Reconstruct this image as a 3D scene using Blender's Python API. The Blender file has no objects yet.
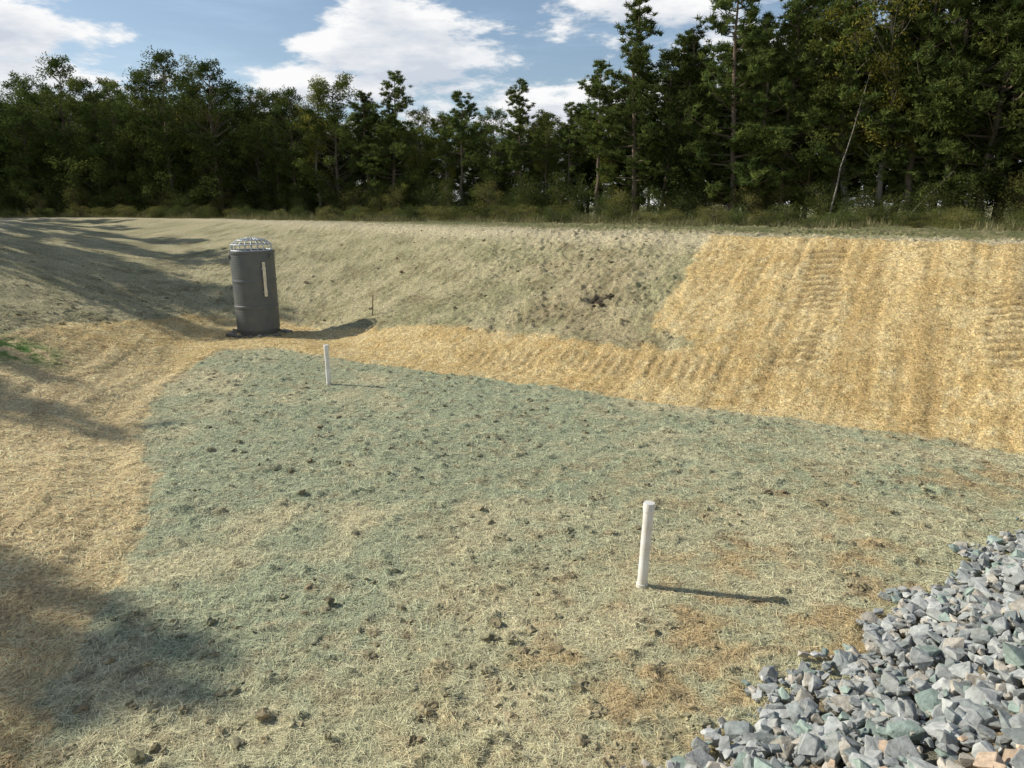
import bpy, bmesh, math, random
import numpy as np
from mathutils import Vector, Matrix
random.seed(3); RNG=np.random.default_rng(7)
scene=bpy.context.scene
scene.view_settings.view_transform='Standard'; scene.view_settings.look='None'
scene.view_settings.exposure=0; scene.view_settings.gamma=1

# ------------------------------------------------------------ noise
_T=np.random.default_rng(11).random((256,256))
def vn(x,y):
    xi=np.floor(x).astype(int); yi=np.floor(y).astype(int)
    fx=x-xi; fy=y-yi; fx=fx*fx*(3-2*fx); fy=fy*fy*(3-2*fy)
    a=_T[xi&255,yi&255]; b=_T[(xi+1)&255,yi&255]; c=_T[xi&255,(yi+1)&255]; d=_T[(xi+1)&255,(yi+1)&255]
    return (a*(1-fx)+b*fx)*(1-fy)+(c*(1-fx)+d*fx)*fy
def fbm(x,y,s,o=4,off=0.0):
    r=0;a=1;t=0
    X=(x*.8+y*.6)*s+off; Y=(-x*.6+y*.8)*s+off*1.7
    for i in range(o):
        r=r+a*vn(X,Y); t+=a; a*=.5; X,Y=(X*1.62+Y*1.18+17.3),(-X*1.18+Y*1.62+5.1)
    return r/t
def ss(a,b,x):
    t=np.clip((x-a)/(b-a),0,1); return t*t*(3-2*t)

# ------------------------------------------------------------ basin layout (metres)
TOE=[(-3.2,3.6),(-3.92,5.63),(-4.3,7.18),(-4.79,8.98),(-5.62,10.86),(-7.3,13.6),(-7.83,15.98),(-8.6,19),(-9.4,21.5),(-9.4,24.4),(-7.3,24.6),
     (-4.6,20.4),(-2.6,18.6),(0,17.1),(2.7,15.3),(4.86,14.1),(6.95,12.8),(9.3,10.9),(6.5,8.7),(4.98,7.5),(3.67,6.3),(2.47,5.5),(1.15,4.5),(0.6,3.7)]
RIM=[(-30,45),(-22.5,32),(-18,21),(-16,10),(-15,0),(-7,-2),(0,0.3),(4,0.6),(7,2.2),(12,5),(17,7),(19.5,11),(11.9,17.4),(5.6,22.6),(-.4,28),(-6,34.5),(-11.6,41),(-20,49),(-29.5,54),(-37,53)]
FLOOR=[(-3.2,3.3),(-3.92,5.63),(-4.3,7.18),(-4.79,8.98),(-5.62,10.86),(-7.1,13.6),(-7.7,15.98),(-8.3,19),(-8.15,20.65),(-6.97,20.95),
       (-4.9,19.5),(-2.83,18.27),(-.28,16.95),(2.7,15.1),(4.86,13.96),(6.95,12.66),(9.5,10.7),(6.8,8.2),(4,5),(1.5,3)]
GR=[(-90,14),(-11.6,15.2),(-11.6,20),(-10.9,25),(-8,25.4),(-4.3,22.1),(-1.74,20.6),(2.17,18),(4.06,16.7),(3.5,18.3),(5.9,22.5),(8,26),(90,26),(90,200),(-90,200)]
def sd(x,y,P):
    best=np.full(x.shape,1e9); ins=np.zeros(x.shape,bool); n=len(P)
    for i in range(n):
        ax,ay=P[i]; bx,by=P[(i+1)%n]; ex,ey=bx-ax,by-ay
        t=np.clip(((x-ax)*ex+(y-ay)*ey)/(ex*ex+ey*ey),0,1)
        d=(x-ax-t*ex)**2+(y-ay-t*ey)**2; best=np.minimum(best,d)
        c=((ay>y)!=(by>y))
        with np.errstate(divide='ignore',invalid='ignore'):
            xx=(bx-ax)*(y-ay)/((by-ay) if by!=ay else 1e-9)+ax
        ins^=(c&(x<xx))
    d=np.sqrt(best); return np.where(ins,d,-d)
TRK=[((8.5,19.9),(5.7,14.9),.45,1.),((11.9,18.0),(9.5,13.4),.45,.95),((-2.6,19.6),(4.9,15.5),.36,.45),((-9.6,12.5),(-6.0,5.2),.28,.6),((-11.3,11.5),(-7.8,4.2),.28,.6),((-11.2,20),(-9.2,14.5),.35,.5)]
def tracks(x,y):
    z=np.zeros(x.shape); m=np.zeros(x.shape)
    for (a,b,hw,st) in TRK:
        ex,ey=b[0]-a[0],b[1]-a[1]; L=math.hypot(ex,ey); ex/=L; ey/=L
        wob=(fbm(x,y,.6,2,3.)-.5)*.3
        s=(x-a[0])*ex+(y-a[1])*ey; w=-(x-a[0])*ey+(y-a[1])*ex+wob
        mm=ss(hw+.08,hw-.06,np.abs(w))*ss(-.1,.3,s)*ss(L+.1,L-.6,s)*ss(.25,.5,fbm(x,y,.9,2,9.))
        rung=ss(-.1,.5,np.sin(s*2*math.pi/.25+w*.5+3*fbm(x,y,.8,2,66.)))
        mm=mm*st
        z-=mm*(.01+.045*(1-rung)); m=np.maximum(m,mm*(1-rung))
    return z,m
def fields(x,y):
    dt=sd(x,y,TOE); dr=sd(x,y,RIM); fl=sd(x,y,FLOOR); g=sd(x,y,GR)
    return dt,dr,fl,g
def blob(x,y,cx,cy,r): return np.exp(-(((x-cx)**2+(y-cy)**2)/(r*r)))
def height(x,y,F,micro=True):
    dt,dr,fl,g=F
    H=2.4+.7*ss(3,12,y)-1.0*ss(-3,-8,x)*ss(19,9,y)
    o=np.maximum(-dt,0); i=np.maximum(dr,0)
    u=o/(o+i+1e-6); u=np.where(dr<=0,1,u)
    u=np.where(u<.06,u*u/.12,u-.03)/.97
    u=np.where(u>.93,.93+.07*(1-((1-u)/.07).clip(0,1)**1.6),u)
    z=H*u
    far=ss(0,30,-dr)
    z+=far*(fbm(x,y,.03,3)-.5)*.8
    slope=ss(0,1.2,-dt)*ss(-.5,1.5,dr)
    z+=slope*(fbm(x,y,.35,3,2.)-.5)*.22
    if micro:
        flm=ss(-.12,.12,fl+(fbm(x,y,1.4,3,5.)-.5)*.5)
        gm=np.maximum(ss(-.2,.2,g+(fbm(x,y,1.4,3,6.)-.5)*.8),ss(.1,-.3,dr))
        bl=(1-flm)*(1-gm)
        n1=fbm(x,y,1.6,3,1.); n2=fbm(x,y,7,3,4.); n3=fbm(x,y,16,2,8.)
        calm=1-.8*blob(x,y,2.0,7.1,.9)-.6*blob(x,y,-3.6,16.3,1.0)
        z+=flm*calm*((n1-.5)*.05+(n2-.5)*.033+(n3-.5)*.028 + ss(.65,.84,n2)*.045)
        rough=.55+.35*ss(-3,0,x-.2*y+4)
        z+=gm*rough*((n1-.5)*.2+(n2-.5)*.12+(n3-.5)*.06+ss(.66,.84,n2)*.05)*ss(120,60,np.abs(x)+y)
        z-=.2*np.exp(-(((x-2.4)/.26)**2+((y-20.3)/.2)**2)); z+=.1*np.exp(-(((x-2.4)/.34)**2+((y-19.95)/.18)**2))
        al=x*.847-y*.53; nr=x*.53+y*.847
        right=ss(0,3,x)
        rib=vn(al*3.3+.15*nr,nr*.25+40)
        rib2=vn(al*9,nr*.8+20)
        left=ss(-2,-4,x)*ss(24,19,y)
        lr=vn(-dt*4.5+fbm(x,y,.4,2)*2,y*.3)
        z+=bl*((n1-.5)*.05+(n2-.5)*.04+(n3-.5)*.032+.03*ss(0,.1,-fl)+right*((rib-.5)*.07+(rib2-.5)*.035)+left*(lr-.5)*.045)
        z+=bl*tracks(x,y)[0]
        for k in (1.15,3.0):
            q=-dt+(fbm(x,y,.5,2,12.)-.5)*.5
            z+=bl*left*.02*ss(k-.03,k,q)*ss(k+.4,k,q)
    return z
def C(*a): return np.array(a)
def mix(a,b,t): return a*(1-t[:,None])+b*t[:,None]
def colour(x,y,F):
    dt,dr,fl,g=F
    a=fbm(x,y,.45,4,20.); b=fbm(x,y,1.3,4,30.); c=fbm(x,y,5,3,40.); e=fbm(x,y,11,3,50.)
    # hydromulched floor
    f=mix(C(.66,.60,.375)[None],C(.54,.53,.335)[None],ss(.3,.7,b))
    gre=(.7*blob(x,y,-3.6,13.,3.2)+.8*blob(x,y,-1.6,16.0,2.8)+.9*blob(x,y,-3.0,6.5,1.5)+.6*blob(x,y,-1.6,9.5,2.4)+.55*blob(x,y,-6.3,18,2.2)+.6*blob(x,y,2.5,13,2.5)+.5*blob(x,y,-4.5,10.,1.8)+.5*blob(x,y,6,11,2.)+.30)
    gre=np.clip(gre,0,1.05)
    f=mix(f,C(.41,.465,.305)[None],np.clip(gre*ss(.26,.6,.5*a+.5*b)*1.3,0,.9))
    f=mix(f,C(.32,.425,.295)[None],np.clip(gre-.3,0,1)*ss(.5,.7,.5*b+.5*c)*.65)
    f=mix(f,C(.72,.63,.40)[None],.6*ss(.5,.70,c)*(1-.45*np.clip(gre,0,1)))
    br=.8*blob(x,y,1.0,5.8,1.5)+.8*blob(x,y,3.6,7.4,1.6)+.9*blob(x,y,6.8,11,1.8)+.4*blob(x,y,3,9.,2.5)+.6*blob(x,y,2.8,5.5,1.5)+.14
    f=mix(f,C(.57,.40,.19)[None],np.clip(br,0,1)*ss(.42,.68,.6*b+.4*c)*.75)
    f=mix(f,C(.22,.19,.115)[None],ss(.59,.75,.5*c+.5*e)*.7)
    # straw blanket
    s=mix(C(.88,.68,.345)[None],C(.75,.55,.25)[None],ss(.3,.72,b))
    s=mix(s,C(.90,.75,.43)[None],.6*ss(.52,.75,c))
    s=mix(s,C(.49,.33,.135)[None],.6*ss(.54,.76,e))
    lef=ss(-2,-5,x)*ss(20,15,y)
    s=mix(s,C(.88,.71,.42)[None],.6*lef)  # left bank straw lightened in colour to offset its dim grazing sun
    s=mix(s,C(.28,.2,.1)[None],.65*tracks(x,y)[1])  # track grooves painted darker, standing in for shade between the rungs
    al=x*.847-y*.53; nr=x*.53+y*.847
    s=mix(s,C(.60,.42,.18)[None],.5*ss(.5,.9,vn(al*3.3+.15*nr,nr*.25+77))*ss(0,3,x))
    s=mix(s,C(.54,.40,.21)[None],.5*ss(.5,.9,vn(-dt*4.5+fbm(x,y,.4,2)*2,y*.3+9))*lef)
    # thin olive cover on older slopes
    o=mix(C(.56,.50,.295)[None],C(.45,.42,.235)[None],ss(.35,.65,b))
    o=mix(o,C(.66,.57,.36)[None],.65*ss(.5,.75,c))
    o=mix(o,C(.26,.20,.11)[None],.65*ss(.52,.70,.5*b+.5*e))
    o=mix(o,C(.25,.29,.13)[None],.5*ss(.5,.7,a)*ss(.4,.7,c))
    o=mix(o,C(.46,.35,.20)[None],.35*ss(.45,.7,1-a)*ss(-3,1,x))
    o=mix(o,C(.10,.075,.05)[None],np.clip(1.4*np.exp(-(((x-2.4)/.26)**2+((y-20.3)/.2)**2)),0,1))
    path=ss(1.6,.5,np.abs(dr+.2))
    o=mix(o,C(.72,.63,.42)[None],.7*path)
    out=ss(-1.5,-4,dr)*ss(5,12,y)
    o=mix(o,mix(C(.15,.17,.06)[None],C(.33,.29,.15)[None],ss(.45,.7,b)),out*.85)
    wb=(fbm(x,y,1.4,3,5.)-.5)*.55+(fbm(x,y,6,3,55.)-.5)*.35
    flm=ss(-.07,.07,fl+wb*.7)
    gm=np.maximum(ss(-.12,.12,g+wb),ss(0,-.35,dr+wb*.3))
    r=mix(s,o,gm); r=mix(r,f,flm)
    gp=blob(x,y,-10.9,16.0,.8)*ss(.35,.55,c)*ss(0,-.5,dt)
    r=mix(r,C(.15,.28,.06)[None],np.clip(gp*1.3,0,1))
    clay=blob(x,y,3.6,2.6,1.3)*ss(.2,-.2,fl)
    r=mix(r,C(.40,.25,.14)[None],np.clip(clay*1.3,0,1))
    rr=ss(.0,.3,sd(x,y,[(1.15,4.5),(6.6,8.6),(9.4,10.6),(16,8),(20,-5),(0,-5)]))*(x>0)
    r=mix(r,C(.16,.15,.13)[None],rr*.85*(1-np.clip(clay,0,1)))
    return np.clip(r,.01,.9)

# ------------------------------------------------------------ mesh helper
def mk(name,V,groups,col=None,mats=(),smooth=False,link=True):
    me=bpy.data.meshes.new(name)
    V=np.asarray(V,dtype=np.float32)
    loops=np.concatenate([np.asarray(f).ravel() for f,_ in groups]).astype(np.int32)
    tot=np.concatenate([np.full(len(f),np.asarray(f).shape[1]) for f,_ in groups])
    st=np.concatenate([[0],np.cumsum(tot)[:-1]]).astype(np.int32)
    mi=np.concatenate([np.full(len(f),m) for f,m in groups]).astype(np.int32)
    me.vertices.add(len(V)); me.vertices.foreach_set('co',V.ravel())
    me.loops.add(len(loops)); me.loops.foreach_set('vertex_index',loops)
    me.polygons.add(len(tot)); me.polygons.foreach_set('loop_start',st)
    me.polygons.foreach_set('material_index',mi)
    me.polygons.foreach_set('use_smooth',np.full(len(tot),smooth))
    if col is not None:
        at=me.attributes.new('Col','FLOAT_COLOR','POINT')
        cc=np.ones((len(V),4),np.float32); cc[:,:3]=col; at.data.foreach_set('color',cc.ravel())
    me.update(calc_edges=True); me.validate()
    for m in mats: me.materials.append(m)
    if not link: return me
    ob=bpy.data.objects.new(name,me); scene.collection.objects.link(ob); return ob

# ------------------------------------------------------------ materials
def newmat(name):
    m=bpy.data.materials.new(name); m.use_nodes=True; nt=m.node_tree; nt.nodes.clear()
    out=nt.nodes.new('ShaderNodeOutputMaterial'); b=nt.nodes.new('ShaderNodeBsdfPrincipled')
    nt.links.new(b.outputs[0],out.inputs[0]); b.inputs['Roughness'].default_value=.9
    b.inputs['Specular IOR Level'].default_value=.15
    return m,nt,b,out
def N(nt,t,**k):
    n=nt.nodes.new(t)
    for a,v in k.items(): setattr(n,a,v)
    return n
def maprange(nt,src,a,b,c,d):
    n=N(nt,'ShaderNodeMapRange'); n.inputs[1].default_value=a;n.inputs[2].default_value=b;n.inputs[3].default_value=c;n.inputs[4].default_value=d
    nt.links.new(src,n.inputs[0]); return n.outputs[0]
def math_(nt,op,a,b):
    n=N(nt,'ShaderNodeMath',operation=op)
    for i,v in enumerate((a,b)):
        if isinstance(v,(int,float)): n.inputs[i].default_value=v
        else: nt.links.new(v,n.inputs[i])
    return n.outputs[0]
def scalecol(nt,col,fac):
    n=N(nt,'ShaderNodeVectorMath',operation='SCALE'); nt.links.new(col,n.inputs[0]); nt.links.new(fac,n.inputs['Scale']); return n.outputs[0]

M_ground,nt,b,_=newmat('straw_mulch_ground')
at=N(nt,'ShaderNodeAttribute',attribute_name='Col'); tc=N(nt,'ShaderNodeTexCoord')
wn=N(nt,'ShaderNodeTexNoise'); wn.inputs['Scale'].default_value=9; wn.inputs['Detail'].default_value=1; nt.links.new(tc.outputs['Object'],wn.inputs[0])
wv=N(nt,'ShaderNodeVectorMath',operation='SCALE'); nt.links.new(wn.outputs['Color'],wv.inputs[0]); wv.inputs['Scale'].default_value=.12
wa=N(nt,'ShaderNodeVectorMath',operation='ADD'); nt.links.new(tc.outputs['Object'],wa.inputs[0]); nt.links.new(wv.outputs[0],wa.inputs[1])
cur=None
for ang in (15,70,128):
    mp=N(nt,'ShaderNodeMapping'); mp.inputs['Rotation'].default_value=(0,0,math.radians(ang)); mp.inputs['Scale'].default_value=(85,9,20)
    nt.links.new(wa.outputs[0],mp.inputs[0])
    no=N(nt,'ShaderNodeTexNoise'); no.inputs['Scale'].default_value=1; no.inputs['Detail'].default_value=1; nt.links.new(mp.outputs[0],no.inputs[0])
    v=maprange(nt,no.outputs[0],.45,.68,0,1)
    cur=v if cur is None else math_(nt,'MAXIMUM',cur,v)
big=N(nt,'ShaderNodeTexNoise'); big.inputs['Scale'].default_value=22; big.inputs['Detail'].default_value=4; big.inputs['Roughness'].default_value=.7; nt.links.new(tc.outputs['Object'],big.inputs[0])
bg=maprange(nt,big.outputs[0],.34,.66,.58,1.25)
fac=math_(nt,'MULTIPLY',maprange(nt,cur,0,1,.58,1.22),bg)
nt.links.new(scalecol(nt,at.outputs['Color'],fac),b.inputs['Base Color'])
hh=math_(nt,'ADD',math_(nt,'MULTIPLY',cur,.35),big.outputs[0])
bp=N(nt,'ShaderNodeBump'); bp.inputs['Strength'].default_value=1.0; bp.inputs['Distance'].default_value=.032
nt.links.new(hh,bp.inputs['Height']); nt.links.new(bp.outputs[0],b.inputs['Normal'])

def colmat(name,rough=.85,spec=.15,noise=None,trans=0):
    m,nt,b,out=newmat(name); b.inputs['Roughness'].default_value=rough; b.inputs['Specular IOR Level'].default_value=spec
    at=N(nt,'ShaderNodeAttribute',attribute_name='Col'); c=at.outputs['Color']
    if noise:
        tc=N(nt,'ShaderNodeTexCoord'); no=N(nt,'ShaderNodeTexNoise'); no.inputs['Scale'].default_value=noise; no.inputs['Detail'].default_value=6; no.inputs['Roughness'].default_value=.65
        nt.links.new(tc.outputs['Object'],no.inputs[0]); c=scalecol(nt,c,maprange(nt,no.outputs[0],.3,.7,.65,1.3))
        bp=N(nt,'ShaderNodeBump'); bp.inputs['Strength'].default_value=.6; bp.inputs['Distance'].default_value=.25/noise*2
        nt.links.new(no.outputs[0],bp.inputs['Height']); nt.links.new(bp.outputs[0],b.inputs['Normal'])
    nt.links.new(c,b.inputs['Base Color'])
    if trans:
        oi=N(nt,'ShaderNodeObjectInfo')
        c2=scalecol(nt,c,maprange(nt,oi.outputs['Random'],0,1,.65,1.25))
        df=N(nt,'ShaderNodeBsdfDiffuse'); nt.links.new(c2,df.inputs[0])
        tr=N(nt,'ShaderNodeBsdfTranslucent'); nt.links.new(c2,tr.inputs[0]); mx=N(nt,'ShaderNodeMixShader'); mx.inputs[0].default_value=trans
        nt.links.new(df.outputs[0],mx.inputs[1]); nt.links.new(tr.outputs[0],mx.inputs[2]); nt.links.new(mx.outputs[0],out.inputs[0])
    return m
M_straw=colmat('straw_strand',.7,.2)
M_clod=colmat('dirt_clod',.95,.05,30)
M_rock=colmat('crushed_rock',.8,.25,14)
M_leaf=colmat('leaf_foliage',.6,.25,None,.3)
M_bark=colmat('bark',.95,.05)
M_weed=colmat('weed_blade',.8,.1,None,.2)

# ------------------------------------------------------------ ground sheet
def axis(lo,hi,step,l2,h2,grow=1.12):
    c=list(np.arange(lo,hi,step)); s=step; v=c[-1]
    while v<h2: s*=grow; v+=s; c.append(v)
    s=step; v=c[0]; pre=[]
    while v>l2: s*=grow; v-=s; pre.append(v)
    return np.array(pre[::-1]+c)
ax=axis(-12.5,13,.045,-600,600,1.07); ay=axis(3.5,25,.045,-300,900,1.03)
X,Y=np.meshgrid(ax,ay); x=X.ravel(); y=Y.ravel()
F=fields(x,y); z=height(x,y,F); col=colour(x,y,F)
nx,ny=len(ax),len(ay); idx=np.arange(nx*ny).reshape(ny,nx)
Q=np.stack([idx[:-1,:-1],idx[:-1,1:],idx[1:,1:],idx[1:,:-1]],-1).reshape(-1,4)
mk('ground',np.stack([x,y,z],1),[(Q,0)],col,[M_ground],True)

# ------------------------------------------------------------ straw strands (one mass)
def strands(name,n,seed):
    r=np.random.default_rng(seed)
    rad=4.3*np.exp(r.random(n)*math.log(38/4.3)); th=(r.random(n)-.5)*1.7
    x=rad*np.sin(th); y=rad*np.cos(th)
    F=fields(x,y); dt,dr,fl,g=F
    keep=(dr>-1)&~((x>1)&(sd(x,y,[(1.15,4.45),(6.6,8.6),(9.4,10.6),(20,10),(20,-5),(0,-5)])>0))
    gg=(g>0); keep&=~(gg&(r.random(n)<.4))
    x,y,rad=x[keep],y[keep],rad[keep]; F=tuple(f[keep] for f in F); n=len(x)
    z=height(x,y,F); c=colour(x,y,F)
    sc=1+np.maximum(rad-5,0)/11
    L=(.03+.09*r.random(n)**1.3)*sc**.8; w=(.0020+.0026*r.random(n))*sc*.95
    a=r.random(n)*2*math.pi; ti=(r.random(n)-.5)*.42; ro=(r.random(n)-.5)*.9
    d=np.stack([np.cos(a)*np.cos(ti),np.sin(a)*np.cos(ti),np.sin(ti)],1)
    s=np.stack([-np.sin(a)*np.cos(ro),np.cos(a)*np.cos(ro),np.sin(ro)],1)
    P=np.stack([x,y,z+.003+.009*r.random(n)+np.abs(np.sin(ti))*L*.3],1)
    dl=d*(L/2)[:,None]; sw=s*(w/2)[:,None]
    V=np.stack([P-dl-sw,P+dl-sw*.6,P+dl+sw*.6,P-dl+sw],1).reshape(-1,3)
    k=(.45+1.05*r.random(n))[:,None]
    tan=C(.82,.67,.41)[None]; t=(r.random(n)**2*.5)[:,None]
    cc=np.clip((c*(1-t)+tan*t)*k*1.08,0,.9)
    mk(name,V,[(np.arange(n*4).reshape(n,4),0)],np.repeat(cc,4,0),[M_straw])
strands('loose_straw',440000,21)

# ------------------------------------------------------------ clods (one mass)
bm=bmesh.new(); bmesh.ops.create_icosphere(bm,subdivisions=2,radius=1); iv=np.array([v.co[:] for v in bm.verts]); 
iff=np.array([[v.index for v in f.verts] for f in bm.faces]); bm.free()
def clods():
    r=np.random.default_rng(5); n=5600
    rad=4.4*np.exp(r.random(n)*math.log(34/4.4)); th=(r.random(n)-.5)*1.6
    x=rad*np.sin(th); y=rad*np.cos(th); F=fields(x,y); dt,dr,fl,g=F
    ed=fbm(x,y,.6,3,70.)
    keep=((fl>.1)&(ed>.42))|((g>0)&(dr>0)&(r.random(n)<.5)); keep&=~((x>0)&(sd(x,y,[(1.15,4.6),(6.5,8.7),(20,19),(20,-5),(0,-5)])>0)&(fl<.2))
    x,y=x[keep],y[keep]; nh=22
    hx=2.4+r.normal(size=nh)*.17; hy=20.12+r.normal(size=nh)*.13; x=np.concatenate([x,hx]); y=np.concatenate([y,hy])
    F=fields(x,y); z=height(x,y,F); gc=colour(x,y,F); n=len(x)
    VV=[];CC=[]
    for i in range(n):
        s=.008+.036*r.random()**3.4+(.02*r.random() if F[3][i]>0 else 0)
        if i>=n-nh: s=.03+.05*r.random()
        q=iv*(1+1.0*(r.random((len(iv),1))-.5)); q=q*np.array([s*(1+.9*r.random()),s*(1+.5*r.random()),s*(.5+.5*r.random())])
        a=r.random()*6.3; R=np.array([[math.cos(a),-math.sin(a),0],[math.sin(a),math.cos(a),0],[0,0,1]])
        VV.append(q@R.T+np.array([x[i],y[i],z[i]+s*.15]))
        base=np.array([(.25,.20,.125),(.20,.18,.12),(.30,.25,.155),(.26,.195,.12),(.29,.26,.165)][r.integers(5)])
        base=base*.6+gc[i]*.4*(.4+.6*r.random())
        if i>=n-nh: base=np.array([.10,.08,.055])*(.7+.8*r.random())
        CC.append(base[None]*(.65+.7*r.random((len(iv),1))))
    m=len(iv); FF=(iff[None]+np.arange(n)[:,None,None]*m).reshape(-1,3)
    mk('dirt_clods',np.concatenate(VV),[(FF,0)],np.concatenate(CC),[M_clod])
clods()

# ------------------------------------------------------------ riprap
def hull(seed):
    r=np.random.default_rng(seed); bm=bmesh.new()
    e=np.array([1,.55+.35*r.random(),.3+.35*r.random()])
    for i in range(15):
        v=r.random(3)*2-1; v=v/np.max(np.abs(v))*(.72+.28*r.random()); bm.verts.new(v*e)
    h=bmesh.ops.convex_hull(bm,input=bm.verts)
    for v in [v for v in bm.verts if not v.link_faces]: bm.verts.remove(v)
    bmesh.ops.bevel(bm,geom=list(bm.edges),offset=.035,segments=1,affect='EDGES')
    bmesh.ops.triangulate(bm,faces=bm.faces)
    bm.verts.index_update(); V=np.array([v.co[:] for v in bm.verts]); Fc=np.array([[v.index for v in f.verts] for f in bm.faces]); bm.free(); return V,Fc
HU=[hull(i) for i in range(20)]
def rocks():
    r=np.random.default_rng(9); VV=[];FF=[];CC=[];off=0
    pts=[]
    n=8200
    a=-.3+9.1*r.random(n); s=-.25+4.6*r.random(n)
    for i in range(n):
        px=1.15+.79*a[i]+.61*s[i]; py=4.6+.61*a[i]-.79*s[i]
        edge=s[i]-.10*math.sin(a[i]*3.1)-.08*math.sin(a[i]*7.7+1)
        if edge<-.12+.12*r.random(): continue
        if py<.6: continue
        pts.append((px,py,s[i]))
    P=np.array(pts); F=fields(P[:,0],P[:,1]); Z=height(P[:,0],P[:,1],F,False)
    for i in range(len(P)):
        px,py,s=P[i]; 
        sz=.036+.08*r.random()**1.6
        if s<.1: sz*=.85
        if r.random()<.3: sz*=.5
        V,Fc=HU[r.integers(20)]
        M=np.array(Matrix.Rotation(r.random()*6.3,3,'Z')@Matrix.Rotation((r.random()-.5)*1.0,3,'X')@Matrix.Rotation((r.random()-.5)*1.0,3,'Y'))
        lift=.03+min(max(s,0),.5)*.22*r.random()+.03*r.random()
        VV.append((V*sz)@M.T+np.array([px,py,Z[i]+lift])); FF.append(Fc+off); off+=len(V)
        t=r.random()
        c=np.array([.335,.35,.335]) if t<.42 else np.array([.43,.44,.42]) if t<.66 else np.array([.25,.275,.265]) if t<.83 else np.array([.44,.405,.34])
        if r.random()<.09: c=np.array([.29,.36,.315])
        cl=math.exp(-((px-3.1)**2/.8+(py-3.2)**2/.2))
        if r.random()<cl*.8: c=np.array([.47,.36,.26])*(.8+.4*r.random())
        CC.append(np.repeat((c*(.75+.5*r.random()))[None],len(V),0))
    mk('riprap_rocks',np.concatenate(VV),[(np.concatenate(FF),0)],np.concatenate(CC),[M_rock])
rocks()

# ------------------------------------------------------------ vegetation
class MB:
    def __init__(s): s.V=[];s.C=[];s.T=[];s.Q=[];s.n=0
    def tube(s,pts,rad,col,k=7):
        pts=np.array(pts,float); m=len(pts); base=s.n
        for i in range(m):
            t=pts[min(i+1,m-1)]-pts[max(i-1,0)]; t/=np.linalg.norm(t)+1e-9
            u=np.cross(t,[0.3,1,.1]); u/=np.linalg.norm(u)+1e-9; w=np.cross(t,u)
            an=np.arange(k)*2*math.pi/k
            s.V.append(pts[i]+rad[i]*(np.cos(an)[:,None]*u+np.sin(an)[:,None]*w)); s.C.append(np.repeat(np.array(col)[None],k,0))
        j=np.arange(k); jj=(j+1)%k
        for i in range(m-1):
            s.Q.append(np.stack([base+i*k+j,base+i*k+jj,base+(i+1)*k+jj,base+(i+1)*k+j],1))
        s.n+=m*k
    def tris(s,A,B,Cc,col):
        n=len(A); s.V.append(np.stack([A,B,Cc],1).reshape(-1,3)); s.C.append(np.repeat(col,3,0)); s.T.append(s.n+np.arange(n*3).reshape(n,3)); s.n+=3*n
    def done(s,name,leaf=None):
        g=[]
        if s.Q: g.append((np.concatenate(s.Q),0))
        if s.T: g.append((np.concatenate(s.T),1))
        return mk(name,np.concatenate(s.V),g,np.concatenate(s.C),[M_bark,leaf or M_leaf],False,False)
def unit(r,n):
    v=r.normal(size=(n,3)); return v/np.linalg.norm(v,axis=1)[:,None]
BARK=(.17,.135,.10)
def pine(seed,h=11,cs=.3,R=2.4,dens=1.):
    r=np.random.default_rng(seed); b=MB()
    zz=np.linspace(0,h,12); bx=np.cumsum(r.normal(size=12)*.06); by=np.cumsum(r.normal(size=12)*.06)
    b.tube(np.stack([bx,by,zz],1),np.linspace(.15,.02,12)*h/11,BARK)
    nb=int(66*dens)
    cen=[];cs_=[]
    for i in range(nb):
        t=(i+r.random())/nb; zb=h*(cs+(1-cs)*t)
        prof=(1-t)**.6*(.45+.55*min(1,t*3.5+.25)); L=R*prof*(.5+.75*r.random())+.25
        a=r.random()*6.283; up=.05+.55*t+.2*r.random()
        o=np.array([np.interp(zb,zz,bx),np.interp(zb,zz,by),zb]); d=np.array([math.cos(a),math.sin(a),up]); d/=np.linalg.norm(d)
        e=o+d*L; mdd=o+d*L*.5-np.array([0,0,.1*L])
        b.tube([o,mdd,e],[.035*L/2+.012,.02*L/2+.008,.006],BARK,4)
        nt_=max(3,int(L*7.5))
        for k in range(nt_):
            f=.25+.75*r.random()**.8; p=(o*(1-f)+e*f)+r.normal(size=3)*np.array([.22,.22,.15])*(L*.35+.3)
            cen.append(p); cs_.append(.7+.6*r.random())
    cen.append(np.array([bx[-1],by[-1],h])); cs_.append(1.)
    cen=np.array(cen); m=len(cen); q=32
    dirs=unit(r,m*q); dirs[:,2]=np.abs(dirs[:,2])*.8+dirs[:,2]*.25+.1
    c0=np.repeat(cen,q,0); ln=(.13+.22*r.random(m*q))[:,None]
    tip=c0+dirs*ln; st=c0+dirs*.03+r.normal(size=c0.shape)*.05
    sd_=unit(r,m*q)*.03
    shade=np.repeat(np.array(cs_),q)*(.75+.5*r.random(m*q))
    hue=np.repeat(r.random(m),q)[:,None]
    col=(np.array([.08,.115,.035])*(1-hue)+np.array([.15,.185,.05])*hue)*shade[:,None]
    b.tris(st-sd_,st+sd_,tip,col)
    return b.done('pine_mesh')
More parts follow.
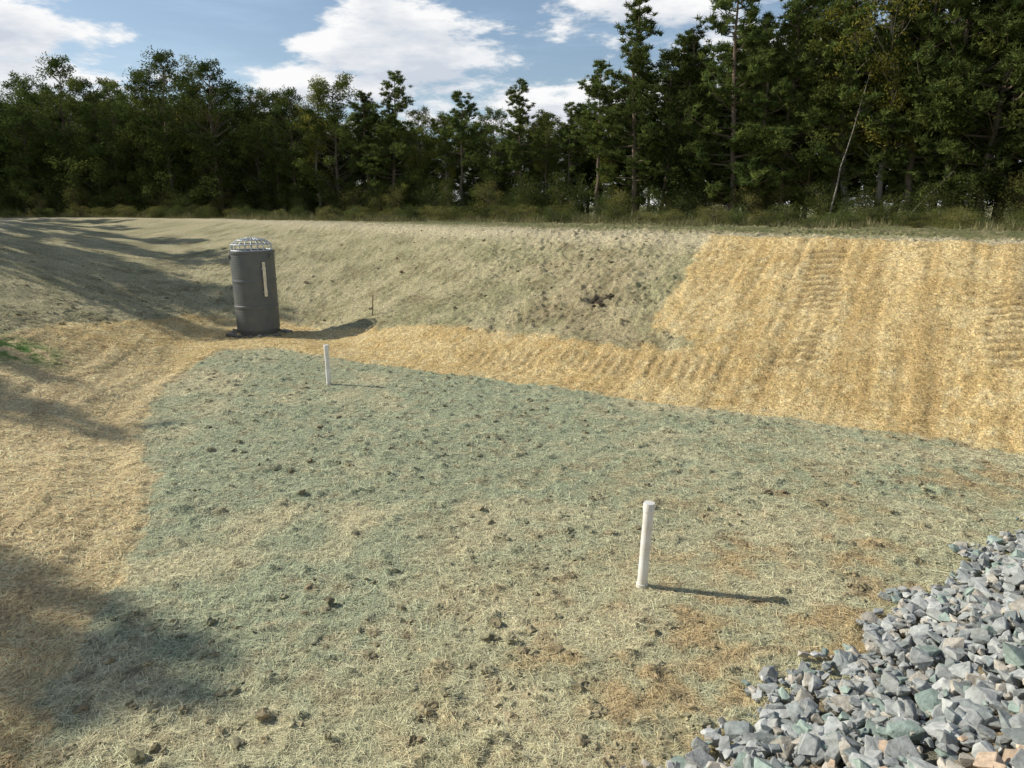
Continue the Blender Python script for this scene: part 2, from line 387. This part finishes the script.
def broad(seed,h=10,R=2.6,low=.12,col1=(.08,.115,.032),col2=(.19,.21,.055),ncl=95,per=170,leaf=.09,bark=BARK,narrow=1.):
    r=np.random.default_rng(seed); b=MB()
    zz=np.linspace(0,h*.93,10); bx=np.cumsum(r.normal(size=10)*.09); by=np.cumsum(r.normal(size=10)*.09)
    b.tube(np.stack([bx,by,zz],1),np.linspace(.14,.015,10)*h/10,bark)
    cl=[];rs=[]
    for i in range(ncl):
        t=low+(1-low)*((i+r.random())/ncl); zb=h*t
        tt=(t-low)/(1-low); prof=(math.sin(math.pi*min(1,.18+.74*tt))**.6)
        rr=R*prof*(.35+.65*r.random()**.5)*(.75+.35*math.sin(seed+tt*9)); a=r.random()*6.283
        p=np.array([np.interp(zb,zz,bx)+rr*math.cos(a),np.interp(zb,zz,by)+rr*math.sin(a),zb+.2*r.normal()])
        zo=max(.05*h,zb-rr*.7); o=np.array([np.interp(zo,zz,bx),np.interp(zo,zz,by),zo])
        b.tube([o,(o+p)/2+r.normal(size=3)*.08,p],[.03,.018,.006],bark,4)
        cl.append(p); rs.append((.28+.45*r.random())*(.6+.4*prof)*narrow)
    cl=np.array(cl);rs=np.array(rs); n=ncl*per
    ci=np.repeat(np.arange(ncl),per); off=unit(r,n)*(r.random(n)**.45)[:,None]*rs[ci][:,None]*np.array([1.15,1.15,.8])
    off+=r.normal(size=(n,3))*.07
    c=cl[ci]+off; u=unit(r,n)*leaf*(.6+.8*r.random(n))[:,None]; v=unit(r,n)*leaf*.8
    hue=(np.repeat(r.random(ncl),per)*.6+.4*r.random(n))[:,None]
    col=(np.array(col1)*(1-hue)+np.array(col2)*hue)*(.7+.6*r.random(n))[:,None]
    b.tris(c-u,c+u,c+v,col)
    return b.done('broadleaf_mesh')
PINES=[pine(1,11,.28,2.1),pine(2,11,.36,2.3,1.05),pine(3,11,.16,2.0,1.15),pine(4,11,.42,2.2,.9),pine(5,11,.08,2.5,1.25)]
BRO=[broad(11),broad(12,10,2.9,.05),broad(13,10,2.2,.1,(.10,.135,.035),(.26,.27,.065)),broad(14,10,2.6,.08,(.07,.105,.03),(.13,.16,.045))]
YEL=[broad(21,10,2.0,.3,(.19,.20,.04),(.40,.36,.08),60,120,.07,(.3,.27,.22)),broad(22,10,1.8,.25,(.16,.18,.04),(.35,.33,.07),65,120,.07,(.3,.27,.22))]
SHR=[broad(31,2,1.0,.02,(.07,.095,.03),(.17,.19,.055),26,150,.05),broad(32,2,1.2,.02,(.10,.12,.04),(.26,.24,.08),26,150,.05),broad(33,2,.9,.02,(.06,.09,.03),(.13,.16,.05),22,150,.05)]
THIN=pine(41,11,.55,1.6,.4)
def zt(x,y):
    a=np.array([float(x)]);b=np.array([float(y)]); return float(height(a,b,fields(a,b),False)[0])
def place(name,me,x,y,h,h0,parent=None,sx=1.,lean=0.):
    ob=bpy.data.objects.new(name,me); scene.collection.objects.link(ob)
    ob.location=(x,y,zt(x,y)-.06); s=h/h0; ob.scale=(s*sx,s*sx,s); ob.rotation_euler=(random.uniform(-.03,.03),lean,random.uniform(0,6.28))
    if parent: ob.parent=parent
    return ob
def empty(n):
    e=bpy.data.objects.new(n,None); scene.collection.objects.link(e); return e
TR=[(-52,68,12,'b'),(-46,67,12.5,'b'),(-41.4,66,11.6,'b'),(-37.6,66,12.9,'b'),(-35,65,11.6,'b'),(-32.4,64,10.4,'b'),(-29.6,63,11.8,'b'),(-27.4,62,12.6,'b'),(-25,61,12,'y'),(-22.6,60,11.5,'b'),
(-20,60,10,'b'),(-18,59,9.2,'b'),(-16.4,58,9.3,'b'),(-14.4,57.5,10,'y'),(-12.9,57,10.2,'b'),(-10.6,56,8.6,'p'),(-8.5,55,9.8,'p'),(-6.8,54.5,7.6,'b'),(-5,54,7.2,'y'),(-3.4,53,8.2,'p'),(-1.6,52,7.2,'b'),
(.6,50,8.4,'p'),(2.2,50,6.8,'b'),(3.6,49,7,'p'),(5.2,47,9,'p'),(7.3,45,12.4,'p'),(8.8,44.5,9.4,'b'),(10,44,10.2,'p'),(12.1,42,13.2,'p'),(13.3,41.5,10.4,'p'),(14.5,41,12.4,'p'),(15.7,40.5,10.2,'b'),(16.7,40,13.4,'p'),
(17.6,39.5,13.6,'y'),(18.6,39,13.8,'y'),(19.8,38,14.2,'p'),(21.1,37,14.2,'p'),(22.2,36,14,'p'),(23.2,36,13.4,'b'),(24.6,35,14,'p'),(27,34,13.4,'p'),(30,32,13.2,'b'),(33,30,13.2,'p')]
for i,(x,y,h,k) in enumerate(TR):
    if k=='p': place('pine_tree',PINES[random.randrange(5)],x,y,h,11,None,random.uniform(1.,1.25))
    elif k=='b': place('broadleaf_tree',BRO[random.randrange(4)],x,y,h,10.3,None,random.uniform(.95,1.2))
    else: place('yellowing_tree',YEL[random.randrange(2)],x,y,h,10.3,None,.95)
tx=np.array([t[0] for t in TR]); ty=np.array([t[1] for t in TR]); th_=np.array([t[2] for t in TR])
ths=np.convolve(np.pad(th_,2,'edge'),np.ones(5)/5,'valid')
fo=empty('distant_forest')
for row,(dy,st,hs) in enumerate([(1.8,2.2,.66),(4,2.2,.9),(8,2.5,.95),(13,2.7,.98)]):
    x=-62.
    while x<46:
        X=x+random.uniform(-.7,.7); Y=np.interp(X,tx,ty)+dy+random.uniform(-1,1)
        h=np.interp(X,tx,ths)*hs*random.uniform(.82,1.05)
        if random.random()<.2+.6*(X>5): place('pine',PINES[random.choice([0,1,2,4,4])],X,Y,h,11,fo,1.25)
        else: place('broadleaf',BRO[random.randrange(4)],X,Y,h,10.3,fo,1.2)
        x+=st
def bare(seed,h):
    r=np.random.default_rng(seed); b=MB(); zz=np.linspace(0,h,9); bx=np.cumsum(r.normal(size=9)*.07)
    b.tube(np.stack([bx,bx*.4,zz],1),np.linspace(.06,.012,9),(.25,.22,.18),6)
    for i in range(7):
        zb=h*(.5+.45*r.random()); a=r.random()*6.28; L=.3+.6*r.random(); o=np.array([np.interp(zb,zz,bx),.4*np.interp(zb,zz,bx),zb])
        b.tube([o,o+np.array([math.cos(a)*L,math.sin(a)*L,L*.8])],[.018,.005],(.22,.2,.16),4)
    return b.done('bare_mesh')
BA=[bare(1,9),bare(2,8)]
for x,y,h,l in [(15.8,38.0,8.5,.22),(18.6,36.6,5.0,.7)]:
    o=place('dead_leaning_tree',BA[random.randrange(2)],x,y,h,9,None,1,0); o.rotation_euler=(0,l,random.uniform(-.3,.3))
# trees left of the basin, off to the side, shading the left bank
for x,y,h,k in [(-25.2,11.3,13.2,9),(-24.6,10.7,12.4,9),(-30.5,18.3,13.6,9),(-34,20.8,14,9),(-38,27,14,9),(-32,28.5,13.5,2),(-33,31.5,14,4),(-34,33,14.5,2),(-33,37,14,4),(-38,38,14,4),(-37,43,14,2),(-42,45,14,2),(-44,50,14,0),(-46,55,14,4),(-50,60,13,2)]:
    place('pine_tree',THIN if k==9 else PINES[k],x,y,h,11,None,1.1)
# understory edge
ub=empty('underbrush')
x=-56.
while x<36:
    for q in range(2):
        X=x+random.uniform(-.6,.6); Y=np.interp(X,tx,ty)-random.uniform(-.5,2.6)
        h=random.uniform(.8,2.4); place('bush',SHR[random.randrange(3)],X,Y,h,2,ub,random.uniform(.8,1.2))
    x+=1.05
for i in range(230):
    X=random.uniform(-50,30); Y=np.interp(X,tx,ty)-random.uniform(2.5,12); 
    q=sd(np.array([X]),np.array([Y]),RIM)[0]
    if q<-1.8: place('bush',SHR[random.randrange(3)],X,Y,random.uniform(.3,.85),2,ub,1.8)
# weeds along the berm top
def weeds():
    r=np.random.default_rng(4); n=110000
    x=r.random(n)*100-60; y=np.interp(x,tx,ty)-r.random(n)**1.3*14+1
    dr=sd(x,y,RIM); d=fbm(x,y,.5,3,3.)
    k=(dr<-1.2)&(d>.40); x,y=x[k],y[k]; n=len(x); F=fields(x,y); z=height(x,y,F,True)
    L=(.08+.32*r.random(n)**2)*ss(.35,.7,d[k])*1.3+.05; a=r.random(n)*6.28; w=.012+.014*r.random(n)
    P=np.stack([x,y,z-.02],1); s=np.stack([np.cos(a),np.sin(a),0*a],1)*w[:,None]
    t=P+np.stack([r.normal(size=n)*.3*L,r.normal(size=n)*.3*L,L],1)
    hue=fbm(x,y,.8,2,8.)[:,None]*.5+.5*r.random((n,1))
    c=np.array([.12,.14,.055])*(1-hue)+np.array([.38,.33,.18])*hue
    mk('tall_weeds',np.stack([P-s,P+s,t],1).reshape(-1,3),[(np.arange(n*3).reshape(n,3),0)],np.repeat(c,3,0),[M_weed])
weeds()

# ------------------------------------------------------------ simple lathed parts
def lathe(name,prof,mat,seg=48,parent=None,loc=(0,0,0),smooth=True):
    V=[];m=len(prof)
    for (rr,zz) in prof:
        for j in range(seg):
            a=2*math.pi*j/seg; V.append((rr*math.cos(a),rr*math.sin(a),zz))
    i=np.arange(m-1)[:,None]; j=np.arange(seg)[None]; jj=(j+1)%seg
    Qd=np.stack([i*seg+j,i*seg+jj,(i+1)*seg+jj,(i+1)*seg+j],-1).reshape(-1,4)
    ob=mk(name,V,[(Qd,0)],None,[mat],smooth); ob.location=loc
    if smooth:
        try: ob.data.set_sharp_from_angle(angle=math.radians(40))
        except Exception: pass
    if parent: ob.parent=parent
    return ob
def plain(name,c,rough,spec=.3,metal=0,dirt=(.25,.2,.13),ds=6,da=.35,bump=.2,zdirt=None):
    m,nt,b,_=newmat(name); b.inputs['Roughness'].default_value=rough; b.inputs['Specular IOR Level'].default_value=spec; b.inputs['Metallic'].default_value=metal
    tc=N(nt,'ShaderNodeTexCoord'); no=N(nt,'ShaderNodeTexNoise'); no.inputs['Scale'].default_value=ds; no.inputs['Detail'].default_value=7; nt.links.new(tc.outputs['Object'],no.inputs[0])
    mx=N(nt,'ShaderNodeMix',data_type='RGBA'); mx.inputs[6].default_value=(*c,1); mx.inputs[7].default_value=(*dirt,1)
    f=maprange(nt,no.outputs[0],.42,.78,0,da*2)
    if zdirt:
        sp=N(nt,'ShaderNodeSeparateXYZ'); nt.links.new(tc.outputs['Object'],sp.inputs[0])
        f=math_(nt,'MAXIMUM',f,math_(nt,'MULTIPLY',maprange(nt,sp.outputs[2],0,zdirt,.9,0),no.outputs[0]))
    nt.links.new(f,mx.inputs[0]); nt.links.new(mx.outputs[2],b.inputs['Base Color'])
    bp=N(nt,'ShaderNodeBump'); bp.inputs['Strength'].default_value=bump; bp.inputs['Distance'].default_value=.01; nt.links.new(no.outputs[0],bp.inputs['Height']); nt.links.new(bp.outputs[0],b.inputs['Normal'])
    return m
M_pvc=plain('white_pvc',(.86,.85,.81),.4,.4,0,(.45,.38,.25),5,.3,.1,.22)
M_riser=plain('grey_pipe',(.115,.125,.125),.55,.35,0,(.18,.175,.15),3,.3,.15,.5)
M_galv=plain('galvanized_steel',(.60,.63,.63),.45,.5,.3,(.3,.3,.28),9,.3,.1)
M_wood=plain('pale_board',(.76,.70,.55),.8,.2,0,(.35,.28,.18),8,.3,.3)
M_dark=plain('bore_shade',(.02,.02,.02),.9,.1)

def cleanout(x,y,h,lx,ly):
    e=empty('cleanout_pipe'); e.location=(x,y,zt(x,y)); e.rotation_euler=(ly,lx,0)
    lathe('pipe',[(.054,-.15),(.054,h-.075)],M_pvc,28,e)
    lathe('end_cap',[(.0545,h-.095),(.061,h-.092),(.061,h-.008),(.057,h),(.0,h+.002)],M_pvc,28,e)
    lathe('coupling',[(.0545,-.05),(.064,-.05),(.064,.045),(.0545,.05)],M_pvc,28,e)
cleanout(1.40,7.24,.97,.04,0.0)
cleanout(-4.20,16.5,.92,-.01,.01)

# ------------------------------------------------------------ riser structure
def bar(pts,rad,parent,name='bar',mat=None):
    b=MB(); b.tube(pts,[rad]*len(pts),(0,0,0),6); ob=mk(name,np.concatenate(b.V),[(np.concatenate(b.Q),0)],None,[mat or M_galv],True); ob.parent=parent; return ob
rs=empty('riser_outlet_structure'); rs.location=(-8.05,23.3,zt(-8.05,23.3)); rs.rotation_euler=(0,-.012,0)
prof=[(.54,-.3),(.57,.08),(.65,.2)]
zc=.22; R0=.65
while zc<2.55:
    band=any(abs(zc-b_)<.04 for b_ in (.92,1.72))
    prof.append((R0+.0022*math.sin(zc*2*math.pi/.07)+(.014 if band else 0)+.01*(zc/2.5),zc)); zc+=.0175
prof+=[(R0+.03,2.56),(R0+.03,2.62),(R0-.03,2.62),(R0-.03,2.2)]
lathe('barrel',prof,M_riser,64,rs)
lathe('bore_shade_disc',[(R0-.03,2.2),(0,2.2)],M_dark,48,rs)  # near-black disc across the barrel, painted as the shade of its depth
def ring(r,z,rad,nm):
    a=np.linspace(0,2*math.pi,49); bar(np.stack([r*np.cos(a),r*np.sin(a),0*a+z],1),rad,rs,nm)
ring(.60,2.64,.022,'rack_base_ring'); ring(.60,2.82,.02,'rack_mid_ring'); ring(.42,2.95,.018,'rack_upper_ring'); ring(.16,3.01,.018,'rack_crown_ring')
for k in range(20):
    a=2*math.pi*k/20; c,s=math.cos(a),math.sin(a)
    bar([(.60*c,.60*s,2.6),(.60*c,.60*s,2.82),(.42*c,.42*s,2.95),(.16*c,.16*s,3.01)],.014,rs,'rack_bar_%d'%(k+1))
for k in range(3):
    a=math.pi*k/3; bar([(.16*math.cos(a),.16*math.sin(a),3.01),(-.16*math.cos(a),-.16*math.sin(a),3.01)],.014,rs,'crown_bar_%d'%(k+1))
def box(name,sx,sy,sz,loc,mat,parent,rz=0,bev=.006):
    bm=bmesh.new(); bmesh.ops.create_cube(bm,size=1); bmesh.ops.scale(bm,vec=(sx,sy,sz),verts=bm.verts); bmesh.ops.bevel(bm,geom=list(bm.edges),offset=bev,segments=1,affect='EDGES')
    me=bpy.data.meshes.new(name); bm.to_mesh(me); bm.free(); me.materials.append(mat); ob=bpy.data.objects.new(name,me); scene.collection.objects.link(ob); ob.location=loc; ob.rotation_euler=(0,0,rz); ob.parent=parent; return ob
a0=math.radians(-46)
ca,sa=math.cos(a0),math.sin(a0)
box('staff_board',.035,.09,1.05,(.725*ca,.725*sa,1.78),M_wood,rs,a0)
for i,zb in enumerate((1.4,2.1)): box('board_bracket_%d'%(i+1),.05,.14,.03,(.70*ca,.70*sa,zb),M_galv,rs,a0,.003)
for i,ang in enumerate((-150,-20,100)):
    a=math.radians(ang); box('lifting_lug_%d'%(i+1),.06,.09,.10,(.69*math.cos(a),.69*math.sin(a),2.46),M_riser,rs,a,.01)
r=np.random.default_rng(2); VV=[];FF=[];off=0;CC=[]
for i in range(60):
    a=r.random()*6.28; d=.66+.28*r.random(); V,Fc=HU[r.integers(16)]; s_=.04+.09*r.random()
    M=np.array(Matrix.Rotation(r.random()*6,3,'Z')@Matrix.Rotation(r.random(),3,'X'))
    VV.append((V*s_)@M.T+np.array([-8.05+d*math.cos(a),23.3+d*math.sin(a),zt(-8.05,23.3)+.04])); FF.append(Fc+off); off+=len(V); CC.append(np.repeat(np.array([[.24,.22,.18]])*(.6+.6*r.random()),len(V),0))
mk('base_stones',np.concatenate(VV),[(np.concatenate(FF),0)],np.concatenate(CC),[M_rock])
st=empty('wooden_stake'); st.location=(-4.4,23.2,zt(-4.4,23.2)); box('stake',.03,.03,.7,(0,0,.3),plain('weathered_wood',(.16,.12,.08),.9),st)
st.rotation_euler=(0,.06,0)

# ------------------------------------------------------------ light + sky
SD=Vector((-.973*math.cos(math.radians(34)),.229*math.cos(math.radians(34)),math.sin(math.radians(34))))
sl=bpy.data.lights.new('sun','SUN'); sl.energy=5; sl.angle=math.radians(.53); sl.color=(1,.94,.82)
so=bpy.data.objects.new('sun',sl); scene.collection.objects.link(so); so.rotation_euler=(-SD).to_track_quat('-Z','Y').to_euler(); so.location=SD*50
w=bpy.data.worlds.new('World'); scene.world=w; w.use_nodes=True; nt=w.node_tree; nt.nodes.clear()
out=nt.nodes.new('ShaderNodeOutputWorld'); bg=nt.nodes.new('ShaderNodeBackground'); nt.links.new(bg.outputs[0],out.inputs[0]); bg.inputs[1].default_value=.105
sk=N(nt,'ShaderNodeTexSky',sky_type='NISHITA'); sk.sun_disc=False; sk.sun_elevation=math.radians(34); sk.sun_rotation=math.radians(-76.8); sk.air_density=1.0; sk.dust_density=.6; sk.ozone_density=1.5
tc=N(nt,'ShaderNodeTexCoord')
def cn(loc,scale,det,rough,zs):
    mp=N(nt,'ShaderNodeMapping'); mp.inputs['Scale'].default_value=(1,1,zs); mp.inputs['Location'].default_value=loc; nt.links.new(tc.outputs['Generated'],mp.inputs[0])
    n=N(nt,'ShaderNodeTexNoise'); n.inputs['Scale'].default_value=scale; n.inputs['Detail'].default_value=det; n.inputs['Roughness'].default_value=rough; nt.links.new(mp.outputs[0],n.inputs[0]); return n.outputs[0]
sx=N(nt,'ShaderNodeSeparateXYZ'); nt.links.new(tc.outputs['Generated'],sx.inputs[0])
up=maprange(nt,sx.outputs[2],.34,.6,0,.14)
a1=cn((.9,.2,.1),4.6,10,.62,3.1)
mask=N(nt,'ShaderNodeMapRange',interpolation_type='SMOOTHSTEP'); mask.inputs[1].default_value=.45; mask.inputs[2].default_value=.545; nt.links.new(math_(nt,'SUBTRACT',a1,up),mask.inputs[0])
a2=cn((.885,.2,.16),4.6,7,.58,3.1)
cr=N(nt,'ShaderNodeMix',data_type='RGBA'); cr.inputs[6].default_value=(9.3,9.3,9.3,1); cr.inputs[7].default_value=(5.9,6.4,7.2,1)
nt.links.new(maprange(nt,a2,.46,.62,0,1),cr.inputs[0])
haze=maprange(nt,cn((0,0,0),2.5,9,.62,7),.42,.72,.08,.5)
hz=math_(nt,'MULTIPLY',haze,maprange(nt,sx.outputs[2],.34,.6,1,.2))
h=N(nt,'ShaderNodeMix',data_type='RGBA'); h.inputs[7].default_value=(5.8,7.5,9.4,1); nt.links.new(hz,h.inputs[0]); nt.links.new(sk.outputs[0],h.inputs[6])
mx=N(nt,'ShaderNodeMix',data_type='RGBA'); nt.links.new(mask.outputs[0],mx.inputs[0]); nt.links.new(h.outputs[2],mx.inputs[6]); nt.links.new(cr.outputs[2],mx.inputs[7]); nt.links.new(mx.outputs[2],bg.inputs[0])

# ------------------------------------------------------------ camera
cam=bpy.data.cameras.new('camera'); co=bpy.data.objects.new('camera',cam); scene.collection.objects.link(co); scene.camera=co
cam.sensor_width=36; cam.lens=36*740/1024; cam.clip_end=3000; cam.clip_start=.05
co.location=(0,0,4); co.rotation_euler=(math.radians(90-13.6),0,0)
